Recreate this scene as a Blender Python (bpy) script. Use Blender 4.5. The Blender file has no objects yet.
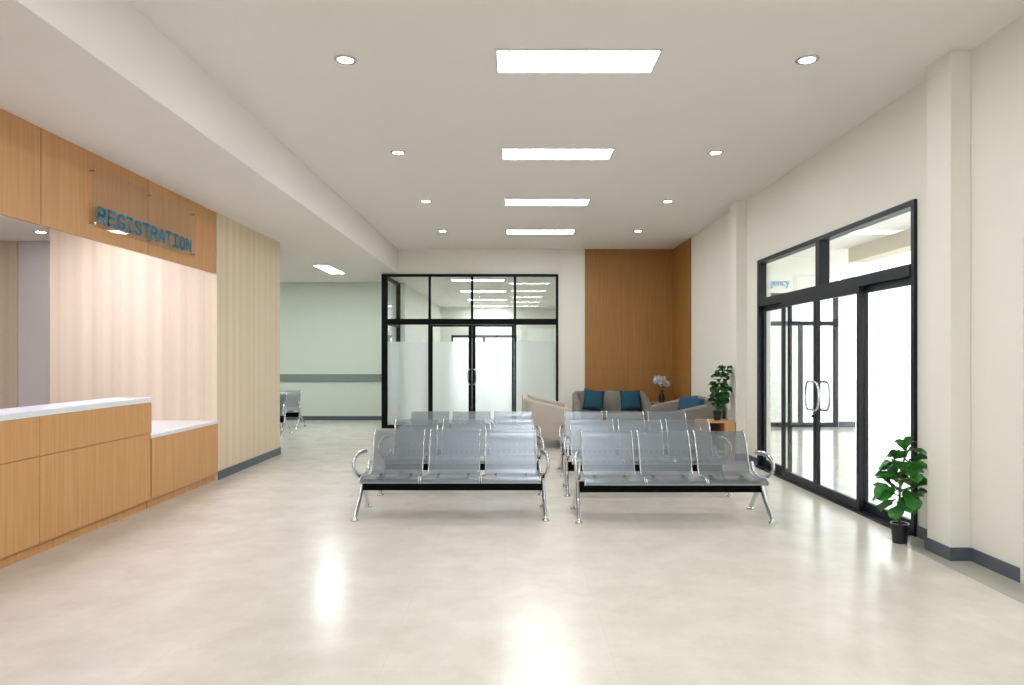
import bpy, bmesh, math, random
from mathutils import Vector, Matrix, noise
R = math.radians
sc = bpy.context.scene
C = sc.collection

# ------------------------------------------------------------------ camera, world, exposure
F = 683.0
cd = bpy.data.cameras.new('camera'); cam = bpy.data.objects.new('camera', cd); C.objects.link(cam)
cam.location = (0, 0, 1.6); cam.rotation_euler = (R(90), 0, 0)
cd.sensor_width = 36.0; cd.lens = F * 36.0 / 1024.0
cd.shift_x = -2 / 1024.0; cd.shift_y = 14 / 1024.0
cd.clip_start = 0.05; cd.clip_end = 200
sc.camera = cam
w = bpy.data.worlds.new('world'); sc.world = w; w.use_nodes = True
bg = w.node_tree.nodes['Background']
bg.inputs[0].default_value = (0.93, 0.97, 1.0, 1); bg.inputs[1].default_value = 1.3
sc.view_settings.view_transform = 'Standard'; sc.view_settings.look = 'None'
sc.view_settings.gamma = 1.0; sc.view_settings.use_curve_mapping = False
sc.view_settings.exposure = 1.48
PANEL = 11.0      # ceiling panel emission
SPOT = 30.0       # downlight emission

# ------------------------------------------------------------------ materials
def srgb(r, g, b):
    f = lambda c: (c / 255 / 12.92) if c / 255 <= .04045 else ((c / 255 + .055) / 1.055) ** 2.4
    return (f(r), f(g), f(b), 1)

def mat(name, col, rough=.5, metal=0, spec=.5, noise_amt=0, nscale=20, bump=0, bscale=200, coat=0):
    m = bpy.data.materials.new(name); m.use_nodes = True
    nt = m.node_tree; p = nt.nodes['Principled BSDF']
    p.inputs['Base Color'].default_value = col
    p.inputs['Roughness'].default_value = rough
    p.inputs['Metallic'].default_value = metal
    p.inputs['Specular IOR Level'].default_value = spec
    p.inputs['Coat Weight'].default_value = coat
    tc = nt.nodes.new('ShaderNodeTexCoord')
    n = nt.nodes.new('ShaderNodeTexNoise'); n.inputs['Scale'].default_value = nscale; n.inputs['Detail'].default_value = 4
    nt.links.new(tc.outputs['Object'], n.inputs['Vector'])
    mx = nt.nodes.new('ShaderNodeMix'); mx.data_type = 'RGBA'
    a = noise_amt
    mx.inputs['A'].default_value = (col[0] * (1 - a), col[1] * (1 - a), col[2] * (1 - a), 1)
    mx.inputs['B'].default_value = (min(1, col[0] * (1 + a)), min(1, col[1] * (1 + a)), min(1, col[2] * (1 + a)), 1)
    nt.links.new(n.outputs['Fac'], mx.inputs['Factor'])
    nt.links.new(mx.outputs['Result'], p.inputs['Base Color'])
    if bump:
        n2 = nt.nodes.new('ShaderNodeTexNoise'); n2.inputs['Scale'].default_value = bscale
        nt.links.new(tc.outputs['Object'], n2.inputs['Vector'])
        b = nt.nodes.new('ShaderNodeBump'); b.inputs['Strength'].default_value = bump; b.inputs['Distance'].default_value = .002
        nt.links.new(n2.outputs['Fac'], b.inputs['Height']); nt.links.new(b.outputs['Normal'], p.inputs['Normal'])
    return m

def math_node(nt, op, a, b=None):
    n = nt.nodes.new('ShaderNodeMath'); n.operation = op
    for i, v in enumerate((a, b)):
        if v is None: continue
        if isinstance(v, (int, float)): n.inputs[i].default_value = v
        else: nt.links.new(v, n.inputs[i])
    return n.outputs[0]

def wood_mat(name, c1, c2, rough=.42):
    m = bpy.data.materials.new(name); m.use_nodes = True
    nt = m.node_tree; p = nt.nodes['Principled BSDF']; p.inputs['Roughness'].default_value = rough
    tc = nt.nodes.new('ShaderNodeTexCoord')
    mp = nt.nodes.new('ShaderNodeMapping'); mp.inputs['Scale'].default_value = (22, 22, .8)
    nt.links.new(tc.outputs['Object'], mp.inputs['Vector'])
    n = nt.nodes.new('ShaderNodeTexNoise'); n.inputs['Scale'].default_value = 1.4; n.inputs['Detail'].default_value = 6; n.inputs['Roughness'].default_value = .6
    nt.links.new(mp.outputs[0], n.inputs['Vector'])
    r = nt.nodes.new('ShaderNodeValToRGB'); r.color_ramp.elements[0].position = .3; r.color_ramp.elements[1].position = .72
    r.color_ramp.elements[0].color = c1; r.color_ramp.elements[1].color = c2
    nt.links.new(n.outputs['Fac'], r.inputs[0]); nt.links.new(r.outputs[0], p.inputs['Base Color'])
    return m

def plank_mat(name, c1, c2, rough=.5):
    """pale stripe cladding: soft vertical stripes of several widths with fine mottling"""
    m = bpy.data.materials.new(name); m.use_nodes = True
    nt = m.node_tree; p = nt.nodes['Principled BSDF']; p.inputs['Roughness'].default_value = rough
    tc = nt.nodes.new('ShaderNodeTexCoord'); sx = nt.nodes.new('ShaderNodeSeparateXYZ')
    nt.links.new(tc.outputs['Object'], sx.inputs[0])
    s = math_node(nt, 'ADD', math_node(nt, 'ADD', sx.outputs[0], sx.outputs[1]), 40.0)
    def stripes(period):
        wn = nt.nodes.new('ShaderNodeTexWhiteNoise'); wn.noise_dimensions = '1D'
        nt.links.new(math_node(nt, 'FLOOR', math_node(nt, 'DIVIDE', s, period)), wn.inputs['W'])
        return wn.outputs['Value']
    n = nt.nodes.new('ShaderNodeTexNoise'); n.inputs['Scale'].default_value = 9; n.inputs['Detail'].default_value = 6
    mp = nt.nodes.new('ShaderNodeMapping'); mp.inputs['Scale'].default_value = (2.2, 2.2, .8)
    nt.links.new(tc.outputs['Object'], mp.inputs['Vector']); nt.links.new(mp.outputs[0], n.inputs['Vector'])
    w = math_node(nt, 'ADD', math_node(nt, 'MULTIPLY', math_node(nt, 'SINE', math_node(nt, 'MULTIPLY', s, 2 * math.pi / .235)), .16), .16)
    f = math_node(nt, 'ADD', math_node(nt, 'ADD', math_node(nt, 'MULTIPLY', stripes(.047), .28), math_node(nt, 'MULTIPLY', stripes(.0294), .14)), math_node(nt, 'ADD', w, math_node(nt, 'MULTIPLY', n.outputs['Fac'], .4)))
    mx = nt.nodes.new('ShaderNodeMix'); mx.data_type = 'RGBA'
    mx.inputs['A'].default_value = c1; mx.inputs['B'].default_value = c2
    nt.links.new(f, mx.inputs['Factor']); nt.links.new(mx.outputs['Result'], p.inputs['Base Color'])
    return m

def floor_mat(name, col, rough=.225, tile=.6, spec=.5):
    m = bpy.data.materials.new(name); m.use_nodes = True
    nt = m.node_tree; p = nt.nodes['Principled BSDF']
    p.inputs['Specular IOR Level'].default_value = spec
    tc = nt.nodes.new('ShaderNodeTexCoord')
    n = nt.nodes.new('ShaderNodeTexNoise'); n.inputs['Scale'].default_value = 2.3; n.inputs['Detail'].default_value = 9; n.inputs['Roughness'].default_value = .68
    nt.links.new(tc.outputs['Object'], n.inputs['Vector'])
    r = nt.nodes.new('ShaderNodeValToRGB')
    r.color_ramp.elements[0].position = .34; r.color_ramp.elements[1].position = .66
    r.color_ramp.elements[0].color = (col[0] * .90, col[1] * .885, col[2] * .86, 1)
    r.color_ramp.elements[1].color = (min(1, col[0] * 1.05), min(1, col[1] * 1.05), min(1, col[2] * 1.05), 1)
    nt.links.new(n.outputs['Fac'], r.inputs[0])
    sx = nt.nodes.new('ShaderNodeSeparateXYZ'); nt.links.new(tc.outputs['Object'], sx.inputs[0])
    js = []
    for k in (0, 1):
        fr = math_node(nt, 'FRACT', math_node(nt, 'ADD', math_node(nt, 'DIVIDE', sx.outputs[k], tile), 100.13))
        js.append(math_node(nt, 'LESS_THAN', fr, .005))
    j = math_node(nt, 'MAXIMUM', js[0], js[1])
    mx = nt.nodes.new('ShaderNodeMix'); mx.data_type = 'RGBA'
    mx.inputs['B'].default_value = (col[0] * .9, col[1] * .89, col[2] * .87, 1)
    nt.links.new(j, mx.inputs['Factor']); nt.links.new(r.outputs[0], mx.inputs['A'])
    nt.links.new(mx.outputs['Result'], p.inputs['Base Color'])
    n3 = nt.nodes.new('ShaderNodeTexNoise'); n3.inputs['Scale'].default_value = 5; n3.inputs['Detail'].default_value = 6
    nt.links.new(tc.outputs['Object'], n3.inputs['Vector'])
    nt.links.new(math_node(nt, 'ADD', math_node(nt, 'MULTIPLY', n3.outputs['Fac'], .16), rough - .08), p.inputs['Roughness'])
    return m

def emit_mat(name, col, s):
    m = bpy.data.materials.new(name); m.use_nodes = True
    nt = m.node_tree; nt.nodes.clear()
    e = nt.nodes.new('ShaderNodeEmission'); e.inputs[0].default_value = col; e.inputs[1].default_value = s
    o = nt.nodes.new('ShaderNodeOutputMaterial'); nt.links.new(e.outputs[0], o.inputs[0])
    return m

def glass_mat(name, tint=(.96, .98, .975, 1)):
    m = bpy.data.materials.new(name); m.use_nodes = True
    nt = m.node_tree; nt.nodes.clear()
    t = nt.nodes.new('ShaderNodeBsdfTransparent'); t.inputs[0].default_value = tint
    g = nt.nodes.new('ShaderNodeBsdfGlossy'); g.inputs['Roughness'].default_value = .015
    lw = nt.nodes.new('ShaderNodeLayerWeight'); lw.inputs[0].default_value = .5
    fo = math_node(nt, 'ADD', math_node(nt, 'MULTIPLY', math_node(nt, 'POWER', lw.outputs['Facing'], 5.0), .8), .035)
    mx = nt.nodes.new('ShaderNodeMixShader'); o = nt.nodes.new('ShaderNodeOutputMaterial')
    nt.links.new(fo, mx.inputs[0]); nt.links.new(t.outputs[0], mx.inputs[1]); nt.links.new(g.outputs[0], mx.inputs[2])
    nt.links.new(mx.outputs[0], o.inputs[0])
    return m

def frost_mat(name):
    m = bpy.data.materials.new(name); m.use_nodes = True
    nt = m.node_tree; nt.nodes.clear()
    rf = nt.nodes.new('ShaderNodeBsdfRefraction'); rf.inputs['IOR'].default_value = 1.12; rf.inputs['Roughness'].default_value = .4
    rf.inputs[0].default_value = (.96, .98, .98, 1)
    tl = nt.nodes.new('ShaderNodeBsdfTranslucent'); tl.inputs[0].default_value = (.94, .96, .97, 1)
    df = nt.nodes.new('ShaderNodeBsdfDiffuse'); df.inputs[0].default_value = (.86, .89, .9, 1)
    a = nt.nodes.new('ShaderNodeMixShader'); a.inputs[0].default_value = .3
    b = nt.nodes.new('ShaderNodeMixShader'); b.inputs[0].default_value = .2
    o = nt.nodes.new('ShaderNodeOutputMaterial')
    nt.links.new(rf.outputs[0], a.inputs[1]); nt.links.new(tl.outputs[0], a.inputs[2])
    nt.links.new(a.outputs[0], b.inputs[1]); nt.links.new(df.outputs[0], b.inputs[2])
    nt.links.new(b.outputs[0], o.inputs[0])
    return m

def perf_mat(name, col):
    m = bpy.data.materials.new(name); m.use_nodes = True
    nt = m.node_tree; p = nt.nodes['Principled BSDF']
    p.inputs['Base Color'].default_value = col; p.inputs['Metallic'].default_value = .75; p.inputs['Roughness'].default_value = .33
    tc = nt.nodes.new('ShaderNodeTexCoord'); sx = nt.nodes.new('ShaderNodeSeparateXYZ')
    nt.links.new(tc.outputs['Object'], sx.inputs[0])
    k = 2 * math.pi / .009
    a = math_node(nt, 'SINE', math_node(nt, 'MULTIPLY', sx.outputs[0], k))
    b = math_node(nt, 'SINE', math_node(nt, 'MULTIPLY', math_node(nt, 'SUBTRACT', sx.outputs[2], sx.outputs[1]), k * .8))
    h = math_node(nt, 'GREATER_THAN', math_node(nt, 'MULTIPLY', a, b), .42)
    al = math_node(nt, 'SUBTRACT', 1.0, h)
    nt.links.new(al, p.inputs['Alpha'])
    return m

M = {}
M['wall'] = mat('cream_wall_paint', srgb(233, 231, 221), .6, noise_amt=.012, nscale=3, bump=.05)
M['wall_green'] = mat('pale_green_wall_paint', srgb(216, 222, 210), .6, noise_amt=.012, nscale=3)
M['ceiling'] = mat('ceiling_paint', srgb(236, 232, 227), .75, noise_amt=.008, nscale=2)
M['grey_wall'] = mat('grey_wall_paint', srgb(226, 220, 216), .6, noise_amt=.01)
M['base'] = mat('slate_baseboard', srgb(82, 90, 98), .4, noise_amt=.03, nscale=30)
M['floor'] = floor_mat('cream_vinyl_floor', srgb(214, 208, 197))
M['border'] = mat('grey_vinyl_border', srgb(170, 167, 156), .3, noise_amt=.05, nscale=25)
M['white_floor'] = floor_mat('white_stone_floor', srgb(214, 211, 206), .12)
M['wood'] = wood_mat('oak_laminate', srgb(190, 138, 84), srgb(207, 158, 104))
M['wood_dark'] = wood_mat('honey_oak_panel', srgb(150, 102, 44), srgb(168, 119, 56))
M['seam'] = mat('seam_shadow_gap', srgb(120, 78, 42), .8)
M['plank'] = plank_mat('pale_plank_cladding', srgb(206, 186, 156), srgb(229, 212, 185))
M['quartz'] = mat('white_quartz', srgb(226, 228, 230), .22, noise_amt=.04, nscale=45)
M['frame'] = mat('charcoal_aluminium', srgb(24, 28, 36), .4, metal=0, spec=.3, noise_amt=.02)
M['black_frame'] = mat('black_aluminium', srgb(2, 4, 7), .5, metal=0, spec=.15, noise_amt=.02)
M['glass'] = glass_mat('clear_glass')
M['acrylic'] = glass_mat('acrylic_panel', (.97, .965, .96, 1))
M['frost'] = frost_mat('frosted_glass')
M['chrome'] = mat('polished_chrome', srgb(200, 202, 204), .14, metal=1)
M['steel'] = perf_mat('perforated_steel', srgb(133, 141, 148))
M['steel_solid'] = mat('brushed_steel_lip', srgb(146, 154, 161), .33, metal=.75)
M['beam'] = mat('black_beam_paint', srgb(2, 2, 3), .6, spec=.1)
M['rubber'] = mat('grey_foot_rubber', srgb(120, 118, 112), .6)
M['sofa'] = mat('taupe_fabric', srgb(136, 131, 122), .9, noise_amt=.06, nscale=120, bump=.3)
M['sofa_light'] = mat('beige_fabric', srgb(176, 165, 155), .9, noise_amt=.05, nscale=120, bump=.3)
M['teal'] = mat('teal_blue_fabric', srgb(34, 78, 102), .9, noise_amt=.15, nscale=60, bump=.3)
M['pot'] = mat('black_plastic_pot', srgb(24, 24, 27), .35)
M['soil'] = mat('dark_soil', srgb(52, 40, 30), .95, noise_amt=.3, nscale=80)
M['stem'] = mat('plant_stem', srgb(118, 112, 66), .7, noise_amt=.15)
M['leaf'] = mat('fiddle_leaf', srgb(60, 128, 52), .35, noise_amt=.6, nscale=9)
M['leaf_dark'] = mat('dark_leaf', srgb(32, 84, 40), .35, noise_amt=.45, nscale=9)
M['panel_light'] = emit_mat('panel_diffuser', (.95, .975, 1, 1), PANEL)
M['panel_inner'] = emit_mat('inner_panel_diffuser', (.88, .98, 1, 1), 11)
M['panel_cool'] = emit_mat('cool_panel_diffuser', (.88, .98, 1, 1), 15)
M['spot'] = emit_mat('downlight_lens', (.96, .98, 1, 1), SPOT)
M['spot_warm'] = emit_mat('office_downlight_lens', (1, .95, 1, 1), 50)
M['white_metal'] = mat('white_enamel', srgb(222, 222, 222), .35)
M['letter'] = mat('teal_letter', srgb(0, 128, 166), .4)
M['sky_letter'] = mat('sky_blue_letter', srgb(104, 170, 214), .5)
M['rail'] = mat('grey_green_guard', srgb(128, 142, 134), .5)
M['hydrangea'] = mat('pale_blue_petal', srgb(205, 220, 228), .8, noise_amt=.15, nscale=60)
M['vase'] = mat('dark_glass_vase', srgb(44, 40, 40), .15)
M['beam_paint'] = mat('beige_soffit', srgb(214, 205, 188), .7, noise_amt=.05)
M['concrete'] = mat('pale_concrete', srgb(222, 220, 216), .6, noise_amt=.04)
M['poster_blue'] = mat('blue_board', srgb(62, 140, 168), .5, noise_amt=.2, nscale=12)
M['cabinet_dark'] = mat('dark_cabinet_inside', srgb(70, 48, 40), .6)

# ------------------------------------------------------------------ helpers
def link(name, me, m=None, parent=None):
    o = bpy.data.objects.new(name, me); C.objects.link(o)
    if m is not None and me is not None: me.materials.append(m)
    if parent is not None: o.parent = parent
    return o
def obj(name, bm, m, parent=None, smooth=False, loc=None, bevel=0):
    bmesh.ops.recalc_face_normals(bm, faces=bm.faces)
    me = bpy.data.meshes.new(name); bm.to_mesh(me); bm.free()
    if smooth:
        for p in me.polygons: p.use_smooth = True
    o = link(name, me, m, parent)
    if loc: o.location = loc
    if bevel:
        b = o.modifiers.new('bevel', 'BEVEL'); b.width = bevel; b.segments = 2; b.limit_method = 'ANGLE'; b.angle_limit = R(40)
    return o
def struct(o): o['kind'] = 'structure'; return o
def tag(o, label, cat, group=None):
    o['label'] = label; o['category'] = cat
    if group: o['group'] = group
    return o
def empty(name, loc=(0, 0, 0), rz=0):
    o = bpy.data.objects.new(name, None); C.objects.link(o); o.location = loc; o.rotation_euler = (0, 0, rz); o.empty_display_size = .1
    return o
def relabel(o): pass
def dup(root, loc, rz=0, parent=None):
    r = root.copy(); C.objects.link(r); r.parent = parent
    if loc is not None: r.location = loc; r.rotation_euler = (0, 0, rz)
    for ch in list(root.children): dup(ch, None, 0, r)
    return r
def box(bm, x0, x1, y0, y1, z0, z1):
    vs = [bm.verts.new(p) for p in ((x0, y0, z0), (x1, y0, z0), (x1, y1, z0), (x0, y1, z0), (x0, y0, z1), (x1, y0, z1), (x1, y1, z1), (x0, y1, z1))]
    for f in ((0, 3, 2, 1), (4, 5, 6, 7), (0, 1, 5, 4), (1, 2, 6, 5), (2, 3, 7, 6), (3, 0, 4, 7)):
        bm.faces.new([vs[i] for i in f])
def B(*boxes):
    bm = bmesh.new()
    for b in boxes: box(bm, *b)
    return bm
def smooth_path(pts, n=6):
    P = [Vector(p) for p in pts]; P = [P[0] * 2 - P[1]] + P + [P[-1] * 2 - P[-2]]
    out = []
    for i in range(1, len(P) - 2):
        for k in range(n):
            t = k / n
            a, b, c, d = P[i - 1], P[i], P[i + 1], P[i + 2]
            out.append(.5 * ((2 * b) + (c - a) * t + (2 * a - 5 * b + 4 * c - d) * t * t + (3 * b - a - 3 * c + d) * t ** 3))
    out.append(P[-2]); return out
def tube(bm, pts, r, seg=8, ry=None, up=Vector((1, 0, 0)), radii=None):
    """sweep an ellipse (r along up, ry across) along pts"""
    pts = [Vector(p) for p in pts]; ry = ry or r; rings = []
    for i, p in enumerate(pts):
        t = (pts[min(i + 1, len(pts) - 1)] - pts[max(i - 1, 0)]).normalized()
        u = up - t * up.dot(t)
        if u.length < 1e-4: u = Vector((0, 1, 0)) - t * t.y
        u.normalize(); v = t.cross(u)
        k = radii[i] if radii else 1
        rings.append([bm.verts.new(p + u * math.cos(2 * math.pi * j / seg) * r * k + v * math.sin(2 * math.pi * j / seg) * ry * k) for j in range(seg)])
    for a, b in zip(rings, rings[1:]):
        for j in range(seg): bm.faces.new((a[j], a[(j + 1) % seg], b[(j + 1) % seg], b[j]))
    bm.faces.new(rings[0][::-1]); bm.faces.new(rings[-1])
def lathe(bm, prof, seg=20, c=(0, 0, 0)):
    rings = []
    for r, z in prof:
        rings.append([bm.verts.new((c[0] + max(r, 1e-4) * math.cos(2 * math.pi * j / seg), c[1] + max(r, 1e-4) * math.sin(2 * math.pi * j / seg), c[2] + z)) for j in range(seg)])
    for a, b in zip(rings, rings[1:]):
        for j in range(seg): bm.faces.new((a[j], a[(j + 1) % seg], b[(j + 1) % seg], b[j]))
    bm.faces.new(rings[0][::-1]); bm.faces.new(rings[-1])

# ------------------------------------------------------------------ setting
ZC, ZS = 4.0, 3.466          # main ceiling, lowered ceiling on the left
XR, XB = 3.58, -2.606        # right wall, beam face
YB, YC = 15.27, 17.2         # back wall, corridor wall
XL = -9.0; Y0 = -4.0
struct(obj('floor', B((XL, XR + .17, Y0, 26, -.1, 0)), M['floor']))
struct(obj('trim_1', B((3.30, XR - .012, Y0, 6.05, 0, .003)), M['border']))
struct(obj('ceiling', B((XB, XR + .17, Y0, YB + .13, ZC, ZC + .1)), M['ceiling']))
struct(obj('ceiling_left', B((XL, XB, Y0, YC + .1, ZS, ZC + .1)), M['ceiling']))
struct(obj('wall_right', B((XR, XR + .17, Y0, 3.3, 0, ZC), (XR, XR + .17, 3.3, 4.80, 2.43, ZC), (XR, XR + .17, 4.80, 6.06, 0, ZC),
       (XR, XR + .17, 6.06, 9.98, 3.0, ZC), (XR, XR + .17, 9.98, YB + .13, 0, ZC)), M['wall']))
struct(obj('wall_column_near', B((3.42, XR, 5.35, 5.655, 0, ZC)), M['wall'], bevel=.004))
struct(obj('wall_column_far', B((3.42, XR, 10.52, 10.81, 0, ZC)), M['wall'], bevel=.004))
# back wall with the opening of the glazed partition
struct(obj('wall_back', B((-2.95, .99, YB, YB + .13, 3.45, ZC), (.99, XR, YB, YB + .13, 0, ZC)), M['wall']))
struct(obj('wall_corridor', B((XL, -2.86, YC, YC + .1, 0, ZS)), M['wall_green']))
struct(obj('wall_left', B((XL - .1, XL, Y0, YC + .1, 0, ZS)), M['wall']))
# registration block: plank clad
struct(obj('wall_plank', B((-6.0, -3.84, 8.83, 11.2, 0, ZS)), M['plank']))
struct(obj('wall_office', B((XL, -6.0, 10.5, 11.2, 0, ZS)), M['grey_wall']))
struct(obj('trim_2', B((XL, -7.62, 10.46, 10.5, 0, 3.37)), M['plank']))
struct(obj('ceiling_office', B((XL, -3.921, Y0, 8.83, 3.37, ZS), (XL, -6.0, 8.83, 10.46, 3.37, ZS)), M['ceiling']))
# baseboards
def bb(name, *boxes): return struct(obj(name, B(*boxes), M['base'], bevel=.002))
H = .105
bb('baseboard_right', (XR - .014, XR, 4.83, 5.34, 0, H), (3.406, 3.42, 5.336, 5.669, 0, H), (3.42, XR - .014, 5.336, 5.35, 0, H), (3.42, XR - .014, 5.655, 5.669, 0, H),
   (XR - .014, XR, 5.669, 6.05, 0, H), (XR - .014, XR, Y0, 3.28, 0, H))
bb('baseboard_right_far', (XR - .014, XR, 9.99, 10.50, 0, H), (3.406, 3.42, 10.506, 10.824, 0, H), (3.42, XR - .014, 10.506, 10.52, 0, H), (3.42, XR - .014, 10.81, 10.824, 0, H), (XR - .014, XR, 10.824, 13.7, 0, H))
bb('baseboard_corridor', (XL, -2.95, YC - .014, YC, 0, .10))
bb('baseboard_plank', (-3.84, -3.826, 8.85, 11.2, 0, .11), (-3.854, -3.826, 11.2, 11.214, 0, .11))
bb('baseboard_back', (1.0, 1.58, YB - .014, YB, 0, H))
struct(obj('trim_3', B((XL, -2.95, YC - .03, YC, .965, 1.155)), M['rail'], bevel=.008))

# rear of the room (behind the viewer): window wall letting daylight in
struct(obj('wall_rear', B((XL, XR + .17, Y0 - .15, Y0, 0, .5), (XL, XR + .17, Y0 - .15, Y0, 3.1, ZC), (XL, -2.2, Y0 - .15, Y0, .5, 3.1), (3.2, XR + .17, Y0 - .15, Y0, .5, 3.1), (.45, .6, Y0 - .15, Y0, .5, 3.1)), M['wall']))
wf = struct(empty('window_1', (0, Y0, .5)))
obj('window_frame', B((-2.2, .45, -.1, -.04, 0, .06), (-2.2, .45, -.1, -.04, 2.54, 2.6), (-2.2, -2.14, -.1, -.04, .06, 2.54), (.39, .45, -.1, -.04, .06, 2.54), (-.9, -.84, -.1, -.04, .06, 2.54)), M['frame'], wf)
obj('pane', B((-2.14, -.9, -.075, -.069, .06, 2.54), (-.84, .39, -.075, -.069, .06, 2.54)), M['glass'], wf)
wf = struct(empty('window_2', (2.8, Y0, .5)))
obj('window_frame', B((-2.2, .4, -.1, -.04, 0, .06), (-2.2, .4, -.1, -.04, 2.54, 2.6), (-2.2, -2.14, -.1, -.04, .06, 2.54), (.34, .4, -.1, -.04, .06, 2.54), (-.9, -.84, -.1, -.04, .06, 2.54)), M['frame'], wf)
obj('pane', B((-2.14, -.9, -.075, -.069, .06, 2.54), (-.84, .34, -.075, -.069, .06, 2.54)), M['glass'], wf)

# honey oak wall lining in the back right corner: panels with seams
wl = struct(empty('wall_lining', (1.585, YB, 0)))
obj('backing', B((0, XR - 1.585 - .002, -.012, -.001, 0, ZC - .003), (XR - 1.585 - .013, XR - 1.585 - .002, -1.48, -.012, 0, ZC - .003)), M['seam'], wl)
xs = [0, .96, 1.965]; zs = [(0, 1.315), (1.321, 3.885), (3.891, ZC - .003)]
for a, b in zip(xs, xs[1:]):
    for z0, z1 in zs: obj('wood_panel', B((a + .003, b - .002, -.03, -.012, z0, z1)), M['wood_dark'], wl)
for z0, z1 in zs: obj('wood_panel', B((XR - 1.585 - .03, XR - 1.585 - .013, -1.48, -.03, z0, z1)), M['wood_dark'], wl)

# fascia over the counter
fa = struct(empty('wall_fascia', (-3.858, 0, 2.675)))
obj('backing', B((-.04, -.006, Y0, 8.83, .006, ZS - 2.675 - .002)), M['seam'], fa)
obj('underside', B((-.04, 0, Y0, 8.83, 0, .006)), M['wood'], fa)
ys = [Y0, -1, .7, 2.33, 3.95, 5.57, 7.2, 8.83]
for a, b in zip(ys, ys[1:]): obj('wood_panel', B((-.006, 0, a + .005, b - .005, .006, ZS - 2.675 - .002)), M['wood'], fa)

# ------------------------------------------------------------------ registration counter
XF = -3.82
def cabinet(y0, y1, high, label):
    t = empty('counter_cabinet', (XF, y0, 0)); L = y1 - y0
    tag(t, label, 'cabinet')
    top = 1.117 if high else .735
    dep = -.33 if high else -.85
    obj('plinth', B((dep + .04, -.045, 0, L, 0, .088)), M['wood'], t)
    obj('body', B((dep, -.019, 0, L, .096, top - .001)), M['seam'], t)
    if high:
        obj('front_panel', B((-.018, 0, .0025, L - .0025, .095, .793)), M['wood'], t, bevel=.001)
        obj('front_panel', B((-.018, 0, .0025, L - .0025, .798, top - .001)), M['wood'], t, bevel=.001)
    else:
        obj('front_panel', B((-.018, 0, .0025, L - .0025, .095, top - .001)), M['wood'], t, bevel=.001)
    if high and y1 > 7: obj('end_panel', B((dep, 0, L - .002, L + .018, .096 if 0 else .79, top - .001)), M['wood'], t)
    return t
cabinet(3.86, 5.50, True, 'tall oak counter cabinet cut by the left edge of the photo')
cabinet(5.50, 7.18, True, 'tall oak counter cabinet next to the step down to the lower counter')
cabinet(7.20, 8.82, False, 'low oak counter cabinet beside the pale plank wall')
tag(obj('countertop', B((-.39, .004, 3.86, 7.185, 1.118, 1.17)), M['quartz'], loc=(XF, 0, 0), bevel=.004), 'long raised white quartz top over the tall oak cabinets', 'countertop')
tag(obj('countertop', B((-.95, .004, 7.19, 8.825, .736, .776)), M['quartz'], loc=(XF, 0, 0), bevel=.004), 'lower white quartz top against the pale plank wall', 'countertop')

# ------------------------------------------------------------------ sign REGISTRATION
G = {
 'R': [[(0, 0), (0, 1), (.42, 1), (.6, .92), (.66, .74), (.6, .56), (.42, .48), (0, .48)], [(.36, .48), (.68, 0)]],
 'E': [[(.64, 1), (0, 1), (0, 0), (.66, 0)], [(0, .51), (.56, .51)]],
 'G': [[(.65, .86), (.54, .97), (.35, 1), (.14, .93), (.02, .72), (0, .5), (.02, .28), (.14, .07), (.35, 0), (.56, .05), (.66, .14), (.66, .42), (.4, .42)]],
 'I': [[(.33, 0), (.33, 1)], [(.08, 1), (.58, 1)], [(.08, 0), (.58, 0)]],
 'S': [[(.64, .82), (.54, .96), (.33, 1), (.1, .94), (.02, .76), (.1, .6), (.33, .52), (.56, .43), (.65, .25), (.55, .06), (.33, 0), (.1, .05), (0, .2)]],
 'T': [[(.33, 0), (.33, 1)], [(-.02, 1), (.68, 1)]],
 'A': [[(-.02, 0), (.33, 1), (.68, 0)], [(.12, .32), (.54, .32)]],
 'O': [[(.33, 0), (.13, .06), (.01, .28), (0, .5), (.01, .72), (.13, .94), (.33, 1), (.53, .94), (.65, .72), (.66, .5), (.65, .28), (.53, .06), (.33, 0)]],
 'N': [[(0, 0), (0, 1), (.66, 0), (.66, 1)]],
}
def glyph_bm(ch, hgt, sw, th):
    """strokes in local (y, z), thickness along x"""
    bm = bmesh.new()
    s = hgt - sw
    for st in G[ch]:
        P = [Vector((a * s * 1.12 + sw / 2, b * s + sw / 2)) for a, b in st]
        for i in range(len(P) - 1):
            a, b = P[i], P[i + 1]; d = (b - a).normalized()
            long_ends = (i == 0, i == len(P) - 2)
            a2 = a - d * sw * (.5 if long_ends[0] or len(P) < 5 else .12); b2 = b + d * sw * (.5 if long_ends[1] or len(P) < 5 else .12)
            if ch in 'AN' : a2, b2 = a - d * sw * .15, b + d * sw * .15
            n = Vector((-d.y, d.x)) * sw / 2
            q = [a2 + n, a2 - n, b2 - n, b2 + n]
            lo = [bm.verts.new((0, p.x, p.y)) for p in q]; hi = [bm.verts.new((th, p.x, p.y)) for p in q]
            bm.faces.new(lo); bm.faces.new(hi[::-1])
            for k in range(4): bm.faces.new((lo[k], lo[(k + 1) % 4], hi[(k + 1) % 4], hi[k]))
    return bm
sg = empty('registration_sign', (-3.82, 6.18, 2.78))
tag(sg, 'clear acrylic wall sign reading REGISTRATION in raised teal letters', 'sign')
obj('acrylic_panel', B((0, .008, 0, 1.99, 0, .545)), M['acrylic'], sg, bevel=.001)
for y in (.03, .99, 1.96):
    for z in (.035, .51):
        bm = bmesh.new(); tube(bm, [(-.0385, y, z), (.014, y, z)], .010, 10, up=Vector((0, 1, 0))); obj('standoff', bm, M['chrome'], sg)
word = 'REGISTRATION'; pitch = 1.83 / 11.93
for i, ch in enumerate(word):
    o = obj('letter', glyph_bm(ch, .157, .029, .006), M['letter'], sg); o.location = (.0085, .075 + i * pitch, .045)

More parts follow.
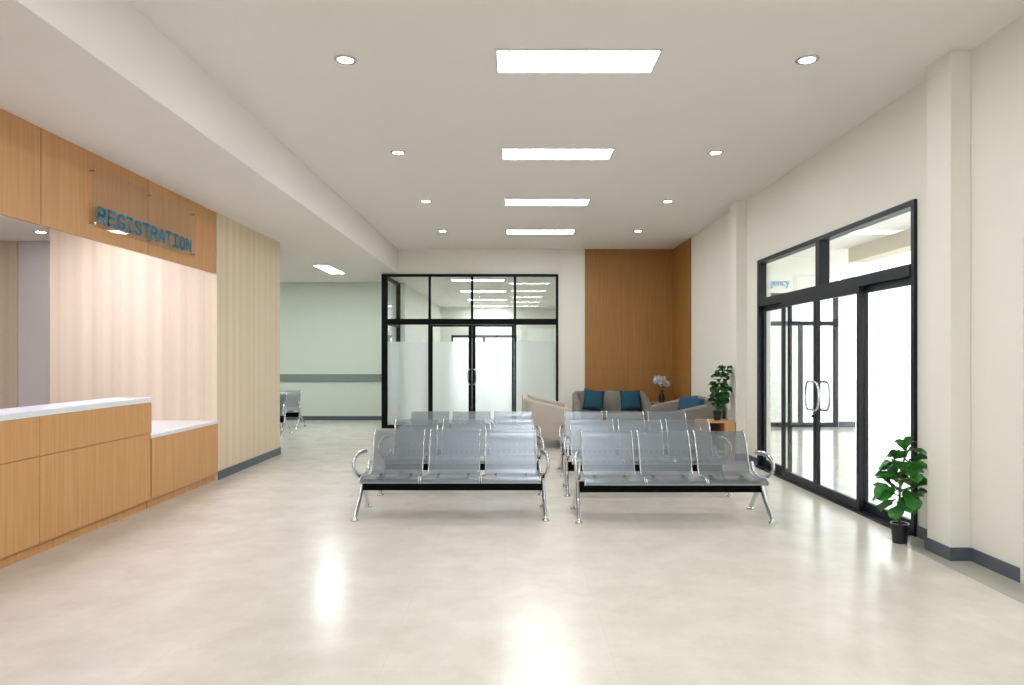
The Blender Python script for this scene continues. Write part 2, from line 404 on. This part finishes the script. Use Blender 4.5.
# ------------------------------------------------------------------ right glazed entrance
d1 = struct(empty('door_1', (XR, 6.06, 0)))
L = 3.92
def U(pts): return pts
FX0, FX1 = -.03, .09
obj('door_frame', B((FX0, FX1, 0, .055, 0, 3.0), (FX0, FX1, L - .055, L, 0, 3.0), (FX0, FX1, .055, L - .055, 2.945, 3.0)), M['frame'], d1, bevel=.003)
obj('transom_bar', B((FX0 - .01, FX1, .055, L - .055, 2.32, 2.43)), M['frame'], d1, bevel=.003)
obj('mullion', B((FX0, FX1, 1.88, 1.99, 2.43, 2.945)), M['frame'], d1, bevel=.003)
obj('pane', B((.03, .04, .055, 1.88, 2.43, 2.945)), M['glass'], d1)
obj('pane', B((.03, .04, 1.99, L - .055, 2.43, 2.945)), M['glass'], d1)
obj('track', B((FX0 - .05, FX1, .05, L - .05, 0, .02)), M['frame'], d1)
def leaf(y0, y1, xc, kind, hdl=0, far=None):
    t = empty(kind); t.parent = d1
    s = .055; z0, z1 = .02, 2.32; sf = far or s
    fr = obj('leaf_frame', B((xc - .02, xc + .02, y0, y0 + s, z0, z1), (xc - .02, xc + .02, y1 - sf, y1, z0, z1), (xc - .02, xc + .02, y0 + s, y1 - sf, z0, z0 + .095), (xc - .02, xc + .02, y0 + s, y1 - sf, z1 - .07, z1)), M['frame'], d1, bevel=.002)
    fr.name = kind; bpy.data.objects.remove(t)
    obj('pane', B((xc - .004, xc + .004, y0 + s, y1 - sf, z0 + .095, z1 - .07)), M['glass'], fr)
    if hdl:
        yb = (y0 + s / 2) if hdl > 0 else (y1 - s / 2); k = hdl
        bl = .16 if hdl < 0 else .13
        for side in (-1, 1):
            bm = bmesh.new(); xo = xc + side * .02; e = side * .045
            pts = smooth_path([(xo, yb, 1.30), (xo + e, yb + k * .02, 1.305), (xo + e, yb + k * bl * .6, 1.298), (xo + e, yb + k * bl * .9, 1.24), (xo + e, yb + k * bl, 1.14), (xo + e, yb + k * bl * .9, 1.04), (xo + e, yb + k * bl * .6, .982), (xo + e, yb + k * .02, .975), (xo, yb, .98)])
            tube(bm, pts, .013, 10, up=Vector((1, 0, .01)))
            obj('handle', bm, M['chrome'], fr, smooth=True)
    return fr
leaf(.055, 1.07, .035, 'fixed_leaf', far=.13)
leaf(.92, 1.935, -.035, 'sliding_leaf', -1)
lf = leaf(1.937, 2.95, -.035, 'sliding_leaf', 1)
leaf(2.90, L - .055, .05, 'fixed_leaf')
bm = bmesh.new(); lathe(bm, [(.016, 0), (.016, .02), (.008, .03)], 12); o = obj('lock', bm, M['black_frame'], lf); o.rotation_euler = (0, R(-90), 0); o.location = (-.055, 1.965, .9)

# nearer doorway, only its far jamb reaches the picture
d3 = struct(empty('door_3', (XR, 3.3, 0)))
obj('door_frame', B((.005, .1, 0, .06, 0, 2.43), (.005, .1, 1.45, 1.50, 0, 2.43), (.005, .1, .06, 1.45, 2.37, 2.43)), M['frame'], d3, bevel=.003)
obj('leaf', B((.03, .07, .062, 1.448, .01, .11), (.03, .07, .062, 1.448, 2.28, 2.368), (.03, .07, .062, .14, .11, 2.28), (.03, .07, 1.37, 1.448, .11, 2.28)), M['frame'], d3)
obj('pane', B((.045, .053, .14, 1.37, .11, 2.28)), M['frost'], d3)

# ------------------------------------------------------------------ back glazed partition with double door
d2 = struct(empty('door_2', (0, 15.2, 0)))
XP = [-2.95, -2.83]; xm = [-1.88, -.935, .022]
T0, T1 = 0, .09
obj('door_frame', B((-2.95, -2.82, T0, T1, 0, 3.435), (.935, .985, T0, T1, 0, 3.435), (-2.82, .935, T0, T1, 3.38, 3.435), (-2.82, -1.91, T0, T1, 0, .075), (.048, .935, T0, T1, 0, .075)), M['black_frame'], d2, bevel=.003)
obj('transom_bar', B((-2.82, .935, T0 - .005, T1, 2.31, 2.44)), M['black_frame'], d2, bevel=.003)
for x in xm: obj('mullion', B((x - .026, x + .026, T0, T1, 2.44, 3.38)), M['black_frame'], d2)
for x in (-1.885, .028): obj('mullion', B((x - .025, x + .02, T0, T1, 0, 2.31)), M['black_frame'], d2)
for a, b in ((-2.82, xm[0] - .026), (xm[0] + .026, xm[1] - .026), (xm[1] + .026, xm[2] - .026), (xm[2] + .026, .935)):
    obj('pane', B((a, b, .04, .048, 2.44, 3.38)), M['glass'], d2)
for a, b in ((-2.82, -1.91), (.048, .935)):
    obj('pane', B((a, b, .04, .048, 1.93, 2.31)), M['glass'], d2)
    obj('frosted_pane', B((a, b, .04, .048, .075, 1.93)), M['frost'], d2)
def bleaf(a, b, hx):
    s = .075; sa, sb = (.05, .075) if hx < -.935 else (.075, .05)
    fr = obj('door_leaf', B((a, a + sa, .01, .055, .01, 2.305), (b - sb, b, .01, .055, .01, 2.305), (a + sa, b - sb, .01, .055, .01, .11), (a + sa, b - sb, .01, .055, 2.265, 2.305)), M['black_frame'], d2, bevel=.002)
    obj('pane', B((a + sa, b - sb, .03, .038, 1.93, 2.265)), M['glass'], fr)
    obj('frosted_pane', B((a + sa, b - sb, .03, .038, .11, 1.93)), M['frost'], fr)
    k = 1 if hx > -.935 else -1
    bm = bmesh.new()
    tube(bm, smooth_path([(hx, .01, 1.32), (hx + k * .02, -.04, 1.32), (hx + k * .05, -.05, 1.27), (hx + k * .06, -.05, 1.15), (hx + k * .05, -.05, 1.03), (hx + k * .02, -.04, .98), (hx, .01, .98)]), .013, 8, up=Vector((.01, 1, 0)))
    obj('handle', bm, M['chrome'], fr, smooth=True)
bleaf(-1.862, -.937, -.965); bleaf(-.933, .001, -.905)
# side return of the partition up to the corridor wall
rt = struct(empty('door_4', (-2.95, 15.29, 0)))
obj('frame', B((0, .08, 0, 1.83, 3.38, 3.435), (0, .08, 0, 1.83, 2.33, 2.42), (0, .08, 0, 1.83, 0, .06), (0, .09, 1.83, 1.905, 0, 3.435)), M['black_frame'], rt)
obj('pane', B((.035, .043, 0, 1.83, 1.93, 2.33), (.035, .043, 0, 1.83, 2.42, 3.38)), M['glass'], rt)
obj('frosted_pane', B((.035, .043, 0, 1.83, .06, 1.93)), M['frost'], rt)

# inner room behind the partition
XI = 2.6
struct(obj('wall_inner_left', B((-2.86, -2.74, YC, 25.7, 0, 3.45)), M['wall']))
struct(obj('wall_inner_right', B((XI, XI + .1, YB + .13, 25.7, 0, 3.45)), M['wall']))
struct(obj('wall_inner_back', B((-2.86, -2.35, 25.6, 25.7, 0, 3.45), (-2.35, .1, 25.6, 25.7, 2.4, 3.45), (.1, XI, 25.6, 25.7, 0, 3.45)), M['wall']))
struct(obj('ceiling_inner', B((-2.95, XI + .1, YB + .13, 25.7, 3.45, 3.55)), M['ceiling']))
struct(obj('wall_over_corridor', B((-2.95, -2.74, YC, YC + .1, 3.435, 3.45)), M['wall_green']))
w2 = struct(empty('door_5', (-2.35, 25.6, 0)))
obj('frame', B((0, .07, 0, .08, 0, 2.4), (2.38, 2.45, 0, .08, 0, 2.4), (.07, 2.38, 0, .08, 2.3, 2.4), (1.18, 1.27, 0, .08, 0, 2.3)), M['frame'], w2)
obj('pane', B((.07, 1.18, .035, .043, 0, 2.3), (1.27, 2.38, .035, .043, 0, 2.3)), M['glass'], w2)
tag(obj('notice_board', B((0, .03, 0, .55, 0, .85)), M['poster_blue'], loc=(-2.74, 21.8, 2.0), bevel=.004), 'blue notice board on the side wall of the room behind the glass partition', 'notice board')
struct(obj('trim_5', B((XI - .03, XI, 22.0, 22.9, 1.95, 2.95)), M['frame']))

# ------------------------------------------------------------------ vestibule outside the right doors
XV = 7.74
struct(obj('floor_vestibule', B((XR + .17, XV, Y0, 18.6, -.1, 0)), M['white_floor']))
struct(obj('ground_outside', B((XV, 40, Y0 - 10, 26, -.25, -.12), (-12, 40, 26, 50, -.25, -.12), (-12, XV, -14, Y0 - .2, -.25, -.12)), M['concrete']))
struct(obj('ceiling_vestibule', B((XR + .17, XV, Y0, 18.6, 3.86, 4.0)), M['ceiling']))
struct(obj('trim_4', B((7.0, 7.4, Y0, 14.3, 3.56, 3.86)), M['beam_paint']))
struct(obj('wall_vestibule', B((XR + .17, 5.72, 15.5, 15.65, 0, 3.86), (5.72, 7.36, 15.5, 15.65, 3.04, 3.86), (7.36, XV, 15.5, 15.65, 0, 3.86)), M['wall']))
struct(obj('wall_vestibule_end', B((XR + .17, XV, 18.5, 18.6, 0, 3.86)), M['wall']))
bb('baseboard_vestibule', (7.37, XV, 15.48, 15.5, 0, .12), (XR + .19, 5.71, 15.48, 15.5, 0, .12))
d6 = struct(empty('door_6', (5.72, 15.5, 0)))
obj('frame', B((0, .08, 0, .1, 0, 3.04), (1.56, 1.64, 0, .1, 0, 3.04), (.08, 1.56, 0, .1, 2.97, 3.04), (.08, 1.56, 0, .1, 2.30, 2.40), (.76, .84, 0, .1, 0, 2.30), (.08, .76, 0, .1, 0, .1), (.84, 1.56, 0, .1, 0, .1)), M['frame'], d6)
obj('pane', B((.08, .76, .04, .048, .1, 2.3), (.84, 1.56, .04, .048, .1, 2.3), (.08, 1.56, .04, .048, 2.4, 2.97)), M['glass'], d6)
cu = bpy.data.curves.new('emergency_text', 'FONT'); cu.body = 'Emergency'; cu.size = .24; cu.extrude = .008; cu.align_x = 'RIGHT'
to = bpy.data.objects.new('tmp', cu); C.objects.link(to)
bpy.context.view_layer.update()
me = bpy.data.meshes.new_from_object(to.evaluated_get(bpy.context.evaluated_depsgraph_get()))
bpy.data.objects.remove(to)
et = link('wall_lettering', me, M['sky_letter']); et.scale = (.84, 1, 1); et.location = (6.25, 15.49, 3.20); et.rotation_euler = (R(90), 0, 0)
me.name = 'wall_lettering'
tag(et, 'pale blue wall lettering ending in gency, seen through the entrance transom', 'sign')

# ------------------------------------------------------------------ ceiling lights
def panel(wx, wy, m, z=ZC):
    t = empty('ceiling_light')
    f = .018
    obj('frame', B((-wx / 2 - f, wx / 2 + f, -wy / 2 - f, -wy / 2, -.014, 0), (-wx / 2 - f, wx / 2 + f, wy / 2, wy / 2 + f, -.014, 0), (-wx / 2 - f, -wx / 2, -wy / 2, wy / 2, -.014, 0), (wx / 2, wx / 2 + f, -wy / 2, wy / 2, -.014, 0)), M['white_metal'], t)
    obj('diffuser', B((-wx / 2, wx / 2, -wy / 2, wy / 2, -.008, -.001)), m, t)
    return t
P1 = panel(1.275, .40, M['panel_light'])
labs = ['largest rectangular ceiling light, nearest the viewer', 'second rectangular ceiling light from the viewer in the main row',
        'third rectangular ceiling light from the viewer in the main row', 'smallest rectangular ceiling light of the main row, nearest the back wall', 'rectangular ceiling light overhead, out of the picture', 'rectangular ceiling light near the rear windows, out of the picture']
for i, y in enumerate((5.54, 8.07, 10.59, 13.12, 3.02, .5, -2.0)):
    o = P1 if i == 0 else dup(P1, None)
    o.location = (.507, y, ZC)
    tag(o, labs[min(i, 5)], 'ceiling light', 'rectangular lights along the main ceiling')
o = panel(.30, 1.35, M['panel_cool']); o.location = (-3.94, 14.6, ZS); tag(o, 'slim ceiling light of the corridor on the left', 'ceiling light')
c2 = panel(.30, 1.35, M['panel_cool']); c2.location = (-6.9, 14.6, ZS); tag(c2, 'corridor ceiling light hidden behind the plank wall', 'ceiling light')
P2 = panel(1.25, .30, M['panel_inner'])
for i, y in enumerate((16.45, 19.3, 22.2, 25.0)):
    o = P2 if i == 0 else dup(P2, None); o.location = (-.87, y, 3.45)
    tag(o, ['nearest', 'second', 'third', 'farthest'][i] + ' of the ceiling lights in the room behind the glass partition', 'ceiling light', 'lights in the room behind the glass partition')
M['office_fill'] = emit_mat('office_fill_diffuser', (.92, .90, 1.12, 1), 19)  # unseen panels added in the office to brighten the plank wall
P3 = panel(1.2, .30, M['office_fill'])
for i, (x, y) in enumerate(((-5.0, 7.4), (-5.0, 5.2))):
    o = P3 if i == 0 else dup(P3, None); o.location = (x, y, 3.37)
    tag(o, 'added fill light panel, unseen behind the oak fascia, brightening the pale plank wall', 'ceiling light', 'added fill lights out of view behind the fascia')
def downlight(m):
    t = empty('downlight')
    bm = bmesh.new(); lathe(bm, [(.062, -.004), (.068, -.012), (.09, -.006), (.093, 0), (.06, 0)], 28); obj('rim', bm, M['chrome'], t, smooth=True)
    bm = bmesh.new(); lathe(bm, [(.0, -.010), (.05, -.0085), (.061, -.005), (.061, -.001)], 24); obj('lens', bm, m, t, smooth=True)
    return t
D1 = downlight(M['spot']); first = True
nm = ['nearest the viewer', 'second from the viewer', 'third from the viewer', 'nearest the back wall']
for sx, x in (('left', -1.362), ('right', 2.37)):
    for i, y in enumerate((5.52, 8.03, 10.55, 13.05, 3.0)):
        o = D1 if first else dup(D1, None); first = False
        o.location = (x, y, ZC)
        tag(o, ('round chrome downlight of the %s row, ' % sx) + (nm[i] if i < 4 else 'overhead and out of the picture'), 'downlight', 'round downlights in the main ceiling')
D2 = downlight(M['spot_warm']); 
for i, (x, y) in enumerate(((-6.72, 9.7), (-5.0, 8.3))):
    o = D2 if i == 0 else dup(D2, None); o.location = (x, y, 3.37)
    tag(o, 'small round downlight at the far left, just under the oak fascia' if i == 0 else 'office downlight hidden behind the oak fascia', 'downlight', None if i == 0 else 'office downlights hidden by the fascia')

# ------------------------------------------------------------------ benches
def make_bench():
    """three perforated seats on one beam, faces -Y; origin under the middle"""
    t = empty('waiting_bench')
    prof = smooth_path([(-.345, .375), (-.355, .395), (-.335, .415), (-.26, .425), (-.1, .405), (.03, .395), (.10, .425), (.135, .50), (.175, .60), (.215, .70), (.265, .79), (.30, .815), (.325, .812)], 4)
    W = .258
    tp = lambda y: 1 + .092 * min(1, max(0, (-.02 - y) / .25))
    for k in (-1, 0, 1):
        xc = k * .588
        bm = bmesh.new(); nx = 6; th = .003
        rows = []
        for p in prof:
            rows.append([bm.verts.new(((-W + 2 * W * j / nx) * tp(p.x), p.x, p.y)) for j in range(nx + 1)])
        for a, b in zip(rows, rows[1:]):
            for j in range(nx): bm.faces.new((a[j], a[j + 1], b[j + 1], b[j]))
        s = obj('seat', bm, M['steel'], t, smooth=True, loc=(xc, 0, 0))
        # chrome side rails following the shell
        for sd in (-1, 1):
            bm = bmesh.new(); tube(bm, [(sd * (W * tp(p.x) + .004), p.x, p.y) for p in prof], .008, 8, ry=.013, up=Vector((1, 0, 0)))
            obj('side_rail', bm, M['chrome'], s, smooth=True)
        bm = bmesh.new(); box(bm, -.16, .16, -.05, .03, .352, .358); box(bm, -.16, -.145, -.2, .11, .357, .397); box(bm, .145, .16, -.2, .11, .357, .397)
        obj('bracket', bm, M['beam'], s)
        # stamped front lip
        bm = bmesh.new(); tube(bm, [(-W * 1.088, -.350, .379), (W * 1.088, -.350, .379)], .006, 8, ry=.010, up=Vector((0, 1, 0))); obj('front_lip', bm, M['steel_solid'], s)
    obj('beam', B((-.905, .905, -.055, .0, .245, .351)), M['beam'], t, bevel=.006)
    for sd in (-1, 1):
        e = sd * .915
        for fy in (-1, 1):
            bm = bmesh.new()
            pts = smooth_path([(e, -.025, .345), (e, -.025 + fy * .03, .29), (e + sd * .006, fy * .13, .18), (e + sd * .012, fy * .27, .055), (e + sd * .012, fy * .305, .028)])
            n = len(pts)
            tube(bm, pts, .021, 10, ry=.032, up=Vector((1, 0, 0)), radii=[1.1 - .4 * i / n for i in range(n)])
            lg = obj('leg', bm, M['chrome'], t, smooth=True)
            bm = bmesh.new(); lathe(bm, [(.036, 0), (.038, .008), (.028, .018), (.014, .024), (.012, .045)], 16, (e + sd * .012, fy * .31, 0)); obj('foot', bm, M['chrome'], lg, smooth=True)
        bm = bmesh.new()
        q = sd
        pts = smooth_path([(q * .885, .15, .52), (q * .887, .10, .44), (q * .895, 0, .402), (q * .91, -.12, .405), (q * .935, -.22, .44), (q * .955, -.25, .51), (q * .955, -.22, .585), (q * .94, -.14, .628), (q * .915, -.04, .637), (q * .90, .06, .63)])
        tube(bm, pts, .016, 10, ry=.024, up=Vector((1, 0, 0)))
        obj('armrest', bm, M['chrome'], t, smooth=True)
        bm = bmesh.new(); tube(bm, [(e, -.03, .33), (q * .925, -.06, .405)], .016, 8); obj('arm_post', bm, M['chrome'], t, smooth=True)
    return t
bench = make_bench()
spots = [(-.62, 6.96, 'front bench of the left block, three seats, nearest the viewer'),
         (-.615, 8.19, 'middle bench of the left block, behind the front left bench'),
         (-.60, 9.42, 'rearmost bench of the left block, nearest the glass partition'),
         (1.552, 6.86, 'front bench of the right block, three seats, beside the entrance'),
         (1.54, 8.12, 'middle bench of the right block, behind the front right bench'),
         (1.57, 9.40, 'rearmost bench of the right block, nearest the sofas')]
for i, (x, y, l) in enumerate(spots):
    o = bench if i == 0 else dup(bench, None); o.location = (x, y, 0)
    tag(o, 'perforated steel ' + l, 'bench', 'perforated steel waiting benches in the hall')
o = dup(bench, None); o.location = (-5.72, 15.35, 0); tag(o, 'steel waiting bench in the corridor by the green wall, farther of the two', 'bench', 'steel benches in the left corridor')
o = dup(bench, None); o.location = (-5.62, 14.05, 0); tag(o, 'steel waiting bench in the corridor, nearer one mostly hidden by the plank wall', 'bench', 'steel benches in the left corridor')

# ------------------------------------------------------------------ sofas
def make_sofa(name, w_, d_, m, hb=.84, ha=.62, nseat=2, lg=.10):
    """faces -Y, origin floor centre; wrapped back and arms fall towards the front"""
    t = empty(name); th = .13; r = .2
    path = []
    hw, hd = w_ / 2, d_ / 2
    n = 8
    path += [(-hw, -hd + (2 * hd - r) * i / n) for i in range(n)]
    path += [(-hw + r - r * math.cos(a), hd - r + r * math.sin(a)) for a in [math.pi / 2 * i / 6 for i in range(6)]]
    path += [(-hw + r + (w_ - 2 * r) * i / n, hd) for i in range(n)]
    path += [(hw - r + r * math.sin(a), hd - r + r * math.cos(a)) for a in [math.pi / 2 * i / 6 for i in range(6)]]
    path += [(hw, hd - r - (2 * hd - r) * i / n) for i in range(n + 1)]
    bm = bmesh.new(); rings = []
    for i, (x, y) in enumerate(path):
        a = Vector(path[max(i - 1, 0)]); b = Vector(path[min(i + 1, len(path) - 1)]); d = (b - a).normalized(); nn = Vector((d.y, -d.x))
        f = (y + hd) / (2 * hd); f = min(1, f * 1.05)
        z1 = ha + (hb - ha) * f
        p = Vector((x, y)); q = p + nn * th
        sec = [(p, lg), (p, z1 - .03), (p + nn * .025, z1), (p + nn * (th - .025), z1), (q, z1 - .03), (q, lg)]
        rings.append([bm.verts.new((v.x, v.y, z)) for v, z in sec])
    for a, b in zip(rings, rings[1:]):
        for j in range(6): bm.faces.new((a[j], a[(j + 1) % 6], b[(j + 1) % 6], b[j]))
    bm.faces.new(rings[0]); bm.faces.new(rings[-1][::-1])
    obj('back_and_arms', bm, m, t, smooth=True, bevel=.012)
    obj('base', B((-hw + th, hw - th, -hd + .03, hd - th, lg, .27)), m, t, bevel=.02)
    cw = (w_ - 2 * th) / nseat
    for k in range(nseat):
        x0 = -hw + th + k * cw
        obj('seat_cushion', B((x0 + .004, x0 + cw - .004, -hd + .01, hd - th - .005, .272, .42)), m, t, bevel=.035)
    for sx in (-1, 1):
        for sy in (-1, 1):
            bm = bmesh.new(); lathe(bm, [(.018, 0), (.028, lg)], 10, (sx * (hw - .1), sy * (hd - .1), 0)); obj('leg', bm, M['pot'], t)
    return t
s = make_sofa('sofa', 1.62, .80, M['sofa']); s.location = (2.09, 14.80, 0); s.rotation_euler = (0, 0, 0)
tag(s, 'taupe two-seat sofa against the oak panelled back wall, facing the viewer', 'sofa')
s = make_sofa('sofa', 1.62, .84, M['sofa_light'], .865, .69, lg=.17); s.location = (.57, 12.65, 0); s.rotation_euler = (0, 0, R(90))
tag(s, 'light beige sofa by the glass partition, seen from its side behind the benches', 'sofa')
s = make_sofa('sofa', 1.75, .92, M['sofa'], .86, .66); s.location = (3.08, 12.27, 0); s.rotation_euler = (0, 0, R(-90))
tag(s, 'taupe sofa along the right wall beside the low wooden table', 'sofa')
def cushion(label, loc, rot, s=.46, grp=None):
    bm = bmesh.new(); n = 14; th = .085
    for sgn in (1, -1):
        g = [[None] * (n + 1) for _ in range(n + 1)]
        for i in range(n + 1):
            for j in range(n + 1):
                u, v = 2 * i / n - 1, 2 * j / n - 1
                k = max(0, (1 - u ** 4) * (1 - v ** 4)) ** .5
                pin = 1 - .07 * (1 - min(1, abs(abs(u) - abs(v)) * 1.2)) * 0
                sx = u * (1 - .06 * (1 - v * v)) * s / 2; sz = v * (1 - .06 * (1 - u * u)) * s / 2
                g[i][j] = bm.verts.new((sx, sgn * th * k + .0, sz))
        for i in range(n):
            for j in range(n): bm.faces.new((g[i][j], g[i + 1][j], g[i + 1][j + 1], g[i][j + 1]))
    bmesh.ops.remove_doubles(bm, verts=bm.verts, dist=.0005)
    o = obj('cushion', bm, M['teal'], smooth=True); o.location = loc; o.rotation_euler = rot
    tag(o, label, 'cushion', grp)
gs = 'teal cushions on the sofas'
cushion('teal cushion on the left seat of the sofa facing the viewer', (1.73, 14.83, .655), (R(-14), R(8), R(6)), .46, gs)
cushion('teal cushion on the right seat of the sofa facing the viewer', (2.53, 14.83, .65), (R(-14), R(-3), R(-4)), .44, gs)
cushion('teal cushion on the right wall sofa, the nearer and farther right one', (3.21, 12.18, .66), (R(-14), R(4), R(-70)), .44, gs)
cushion('teal cushion on the right wall sofa, tucked behind the nearer one', (3.20, 12.62, .66), (R(-16), R(-4), R(-60)), .44, gs)

# ------------------------------------------------------------------ side tables
def side_table(name, x0, x1, y0, y1, z, label):
    t = empty(name, ((x0 + x1) / 2, (y0 + y1) / 2, 0)); hx, hy = (x1 - x0) / 2, (y1 - y0) / 2
    tag(t, label, 'table')
    obj('tabletop', B((-hx, hx, -hy, hy, z - .025, z)), M['wood'], t, bevel=.003)
    obj('side_panel', B((-hx, -hx + .1, -hy, hy, 0, z - .026)), M['wood'], t)
    obj('side_panel', B((hx - .16, hx, -hy, hy, 0, z - .026)), M['wood'], t)
    obj('back_panel', B((-hx + .1, hx - .16, hy - .02, hy, .06, z - .026)), M['cabinet_dark'], t)
    obj('shelf', B((-hx + .1, hx - .16, -hy + .01, hy - .02, .12, .14)), M['wood'], t)
side_table('side_table', 2.90, 3.40, 10.50, 10.96, .60, 'low wooden open side table against the right wall, holding a plant')
side_table('side_table', 3.02, 3.50, 14.58, 15.06, .60, 'wooden corner table between the sofas, carrying a flower vase')

# ------------------------------------------------------------------ plants
def leaf_mesh(bm, base, direction, up, L_, W_, droop, rnd):
    d = direction.normalized(); sd = d.cross(up)
    if sd.length < 1e-3: sd = Vector((1, 0, 0))
    sd.normalize(); nn = sd.cross(d).normalized(); nu, nv = 8, 4
    g = []
    for i in range(nu + 1):
        t = i / nu
        wd = W_ * (math.sin(math.pi * min(1, t ** 1.25 * .97 + .03)) ** .7) * (.62 + .5 * t) * (1 if t < .98 else .25)
        c = base + d * L_ * t * (1 - .12 * t * droop) + Vector((0, 0, -1)) * droop * L_ * .55 * t * t
        row = []
        for j in range(nv + 1):
            s_ = 2 * j / nv - 1
            wav = .06 * W_ * math.sin(t * 11 + j * 1.7 + rnd)
            row.append(bm.verts.new(c + sd * s_ * wd / 2 + nn * (abs(s_) * wd * .16 + wav * abs(s_))))
        g.append(row)
    for i in range(nu):
        for j in range(nv): bm.faces.new((g[i][j], g[i][j + 1], g[i + 1][j + 1], g[i + 1][j]))
def plant(loc, label, pr, ph, stem_top, lv, seed, m, lean=(0, 0)):
    """lv: list of (height, count, leaf length, elevation)"""
    rng = random.Random(seed)
    t = empty('potted_plant', loc); tag(t, label, 'plant')
    bm = bmesh.new(); lathe(bm, [(pr * .78, 0), (pr, ph), (pr * 1.05, ph), (pr * 1.05, ph - .015 if 0 else ph + .004), (pr * .9, ph + .004), (pr * .88, ph - .02), (0.002, ph - .02)], 24); obj('pot', bm, M['pot'], t, smooth=False)
    bm = bmesh.new(); lathe(bm, [(pr * .87, ph - .019), (pr * .5, ph - .006), (0, ph - .002)], 16); obj('soil', bm, M['soil'], t)
    bm = bmesh.new()
    sp = smooth_path([(0, 0, ph - .02), (.006, .004, (ph + stem_top) / 2), (lean[0], lean[1], stem_top)], 5)
    tube(bm, sp, .009, 8, radii=[1.2 - .6 * i / len(sp) for i in range(len(sp))])
    fol = bmesh.new()
    a0 = rng.uniform(0, 6)
    for (z, n, ll, el) in lv:
        f = (z - ph) / (stem_top - ph)
        c = Vector((lean[0] * f * f, lean[1] * f * f, z))
        for k in range(n):
            a0 += 2.4 + rng.uniform(-.3, .3)
            e = el + rng.uniform(-.2, .3)
            l2 = ll * rng.uniform(.85, 1.12)
            h_ = Vector((math.cos(a0), math.sin(a0), 0))
            d = h_ * math.cos(e) + Vector((0, 0, math.sin(e)))
            b0 = c + Vector((0, 0, rng.uniform(-.02, .02)))
            b1 = b0 + d * ll * .3
            e2 = e + rng.choice((-.95, -.7, -.4, .1, .45))
            d2 = (h_ * math.cos(e2) + Vector((0, 0, math.sin(e2))))
            roll = rng.uniform(-.7, .7)
            upv = (Matrix.Rotation(roll, 3, d2) @ Vector((-h_.x * math.sin(e2), -h_.y * math.sin(e2), math.cos(e2))))
            tube(bm, [b0, b1], .0032, 5)
            leaf_mesh(fol, b1, d2, upv, l2, l2 * .95, rng.uniform(.1, .5), rng.uniform(0, 6))
    obj('stem', bm, M['stem'], t, smooth=True)
    obj('foliage', fol, m, t, smooth=True)
plant((3.315, 5.87, 0), 'fiddle-leaf plant in a black pot on the floor beside the entrance', .072, .165, .865,
      [(.36, 5, .16, .2), (.41, 7, .19, .15), (.45, 8, .19, .2), (.53, 7, .19, .3), (.61, 6, .175, .3), (.69, 5, .165, .4), (.77, 5, .14, .5), (.84, 3, .08, .8)], 8, M['leaf'], lean=(.05, -.03))
plant((3.19, 10.72, .60), 'leafy green plant in a black pot on the low wooden table', .065, .145, .85,
      [(.27, 6, .12, .1), (.34, 8, .15, .1), (.42, 9, .15, .2), (.50, 9, .15, .3), (.58, 9, .15, .3), (.66, 6, .13, .4), (.76, 6, .12, .4), (.83, 4, .11, .4)], 11, M['leaf_dark'], lean=(.13, -.02))
# flowers
v = empty('flower_vase', (3.20, 14.80, .60)); tag(v, 'pale blue hydrangea bouquet in a dark vase in the oak corner', 'flowers')
bm = bmesh.new(); lathe(bm, [(.045, 0), (.065, .06), (.06, .14), (.035, .22), (.045, .27), (.035, .265), (.028, .2)], 18); obj('vase', bm, M['vase'], v, smooth=True)
bm = bmesh.new(); rng = random.Random(3)
st = bmesh.new()
for k in range(7):
    a = k * 2.4; rr = .0 if k == 0 else .11
    c = Vector((math.cos(a) * rr * 1.15, math.sin(a) * rr, .45 + rng.uniform(-.06, .08)))
    tube(st, [(math.cos(a) * .015, math.sin(a) * .015, .2), c], .004, 5)
    for q in range(46):
        u = rng.uniform(-1, 1); ph_ = rng.uniform(0, 6.283); s_ = math.sqrt(1 - u * u)
        n_ = Vector((s_ * math.cos(ph_), s_ * math.sin(ph_), u)); p = c + n_ * .068
        t1 = n_.orthogonal().normalized(); t2 = n_.cross(t1)
        for w_ in range(4):
            an = w_ * math.pi / 2 + q
            d_ = t1 * math.cos(an) + t2 * math.sin(an); e_ = n_.cross(d_)
            vs = [bm.verts.new(x) for x in (p, p + d_ * .011 + e_ * .009 + n_ * .004, p + d_ * .021, p + d_ * .011 - e_ * .009 + n_ * .004)]
            bm.faces.new(vs)
obj('petals', bm, M['hydrangea'], v); obj('stalks', st, M['stem'], v)
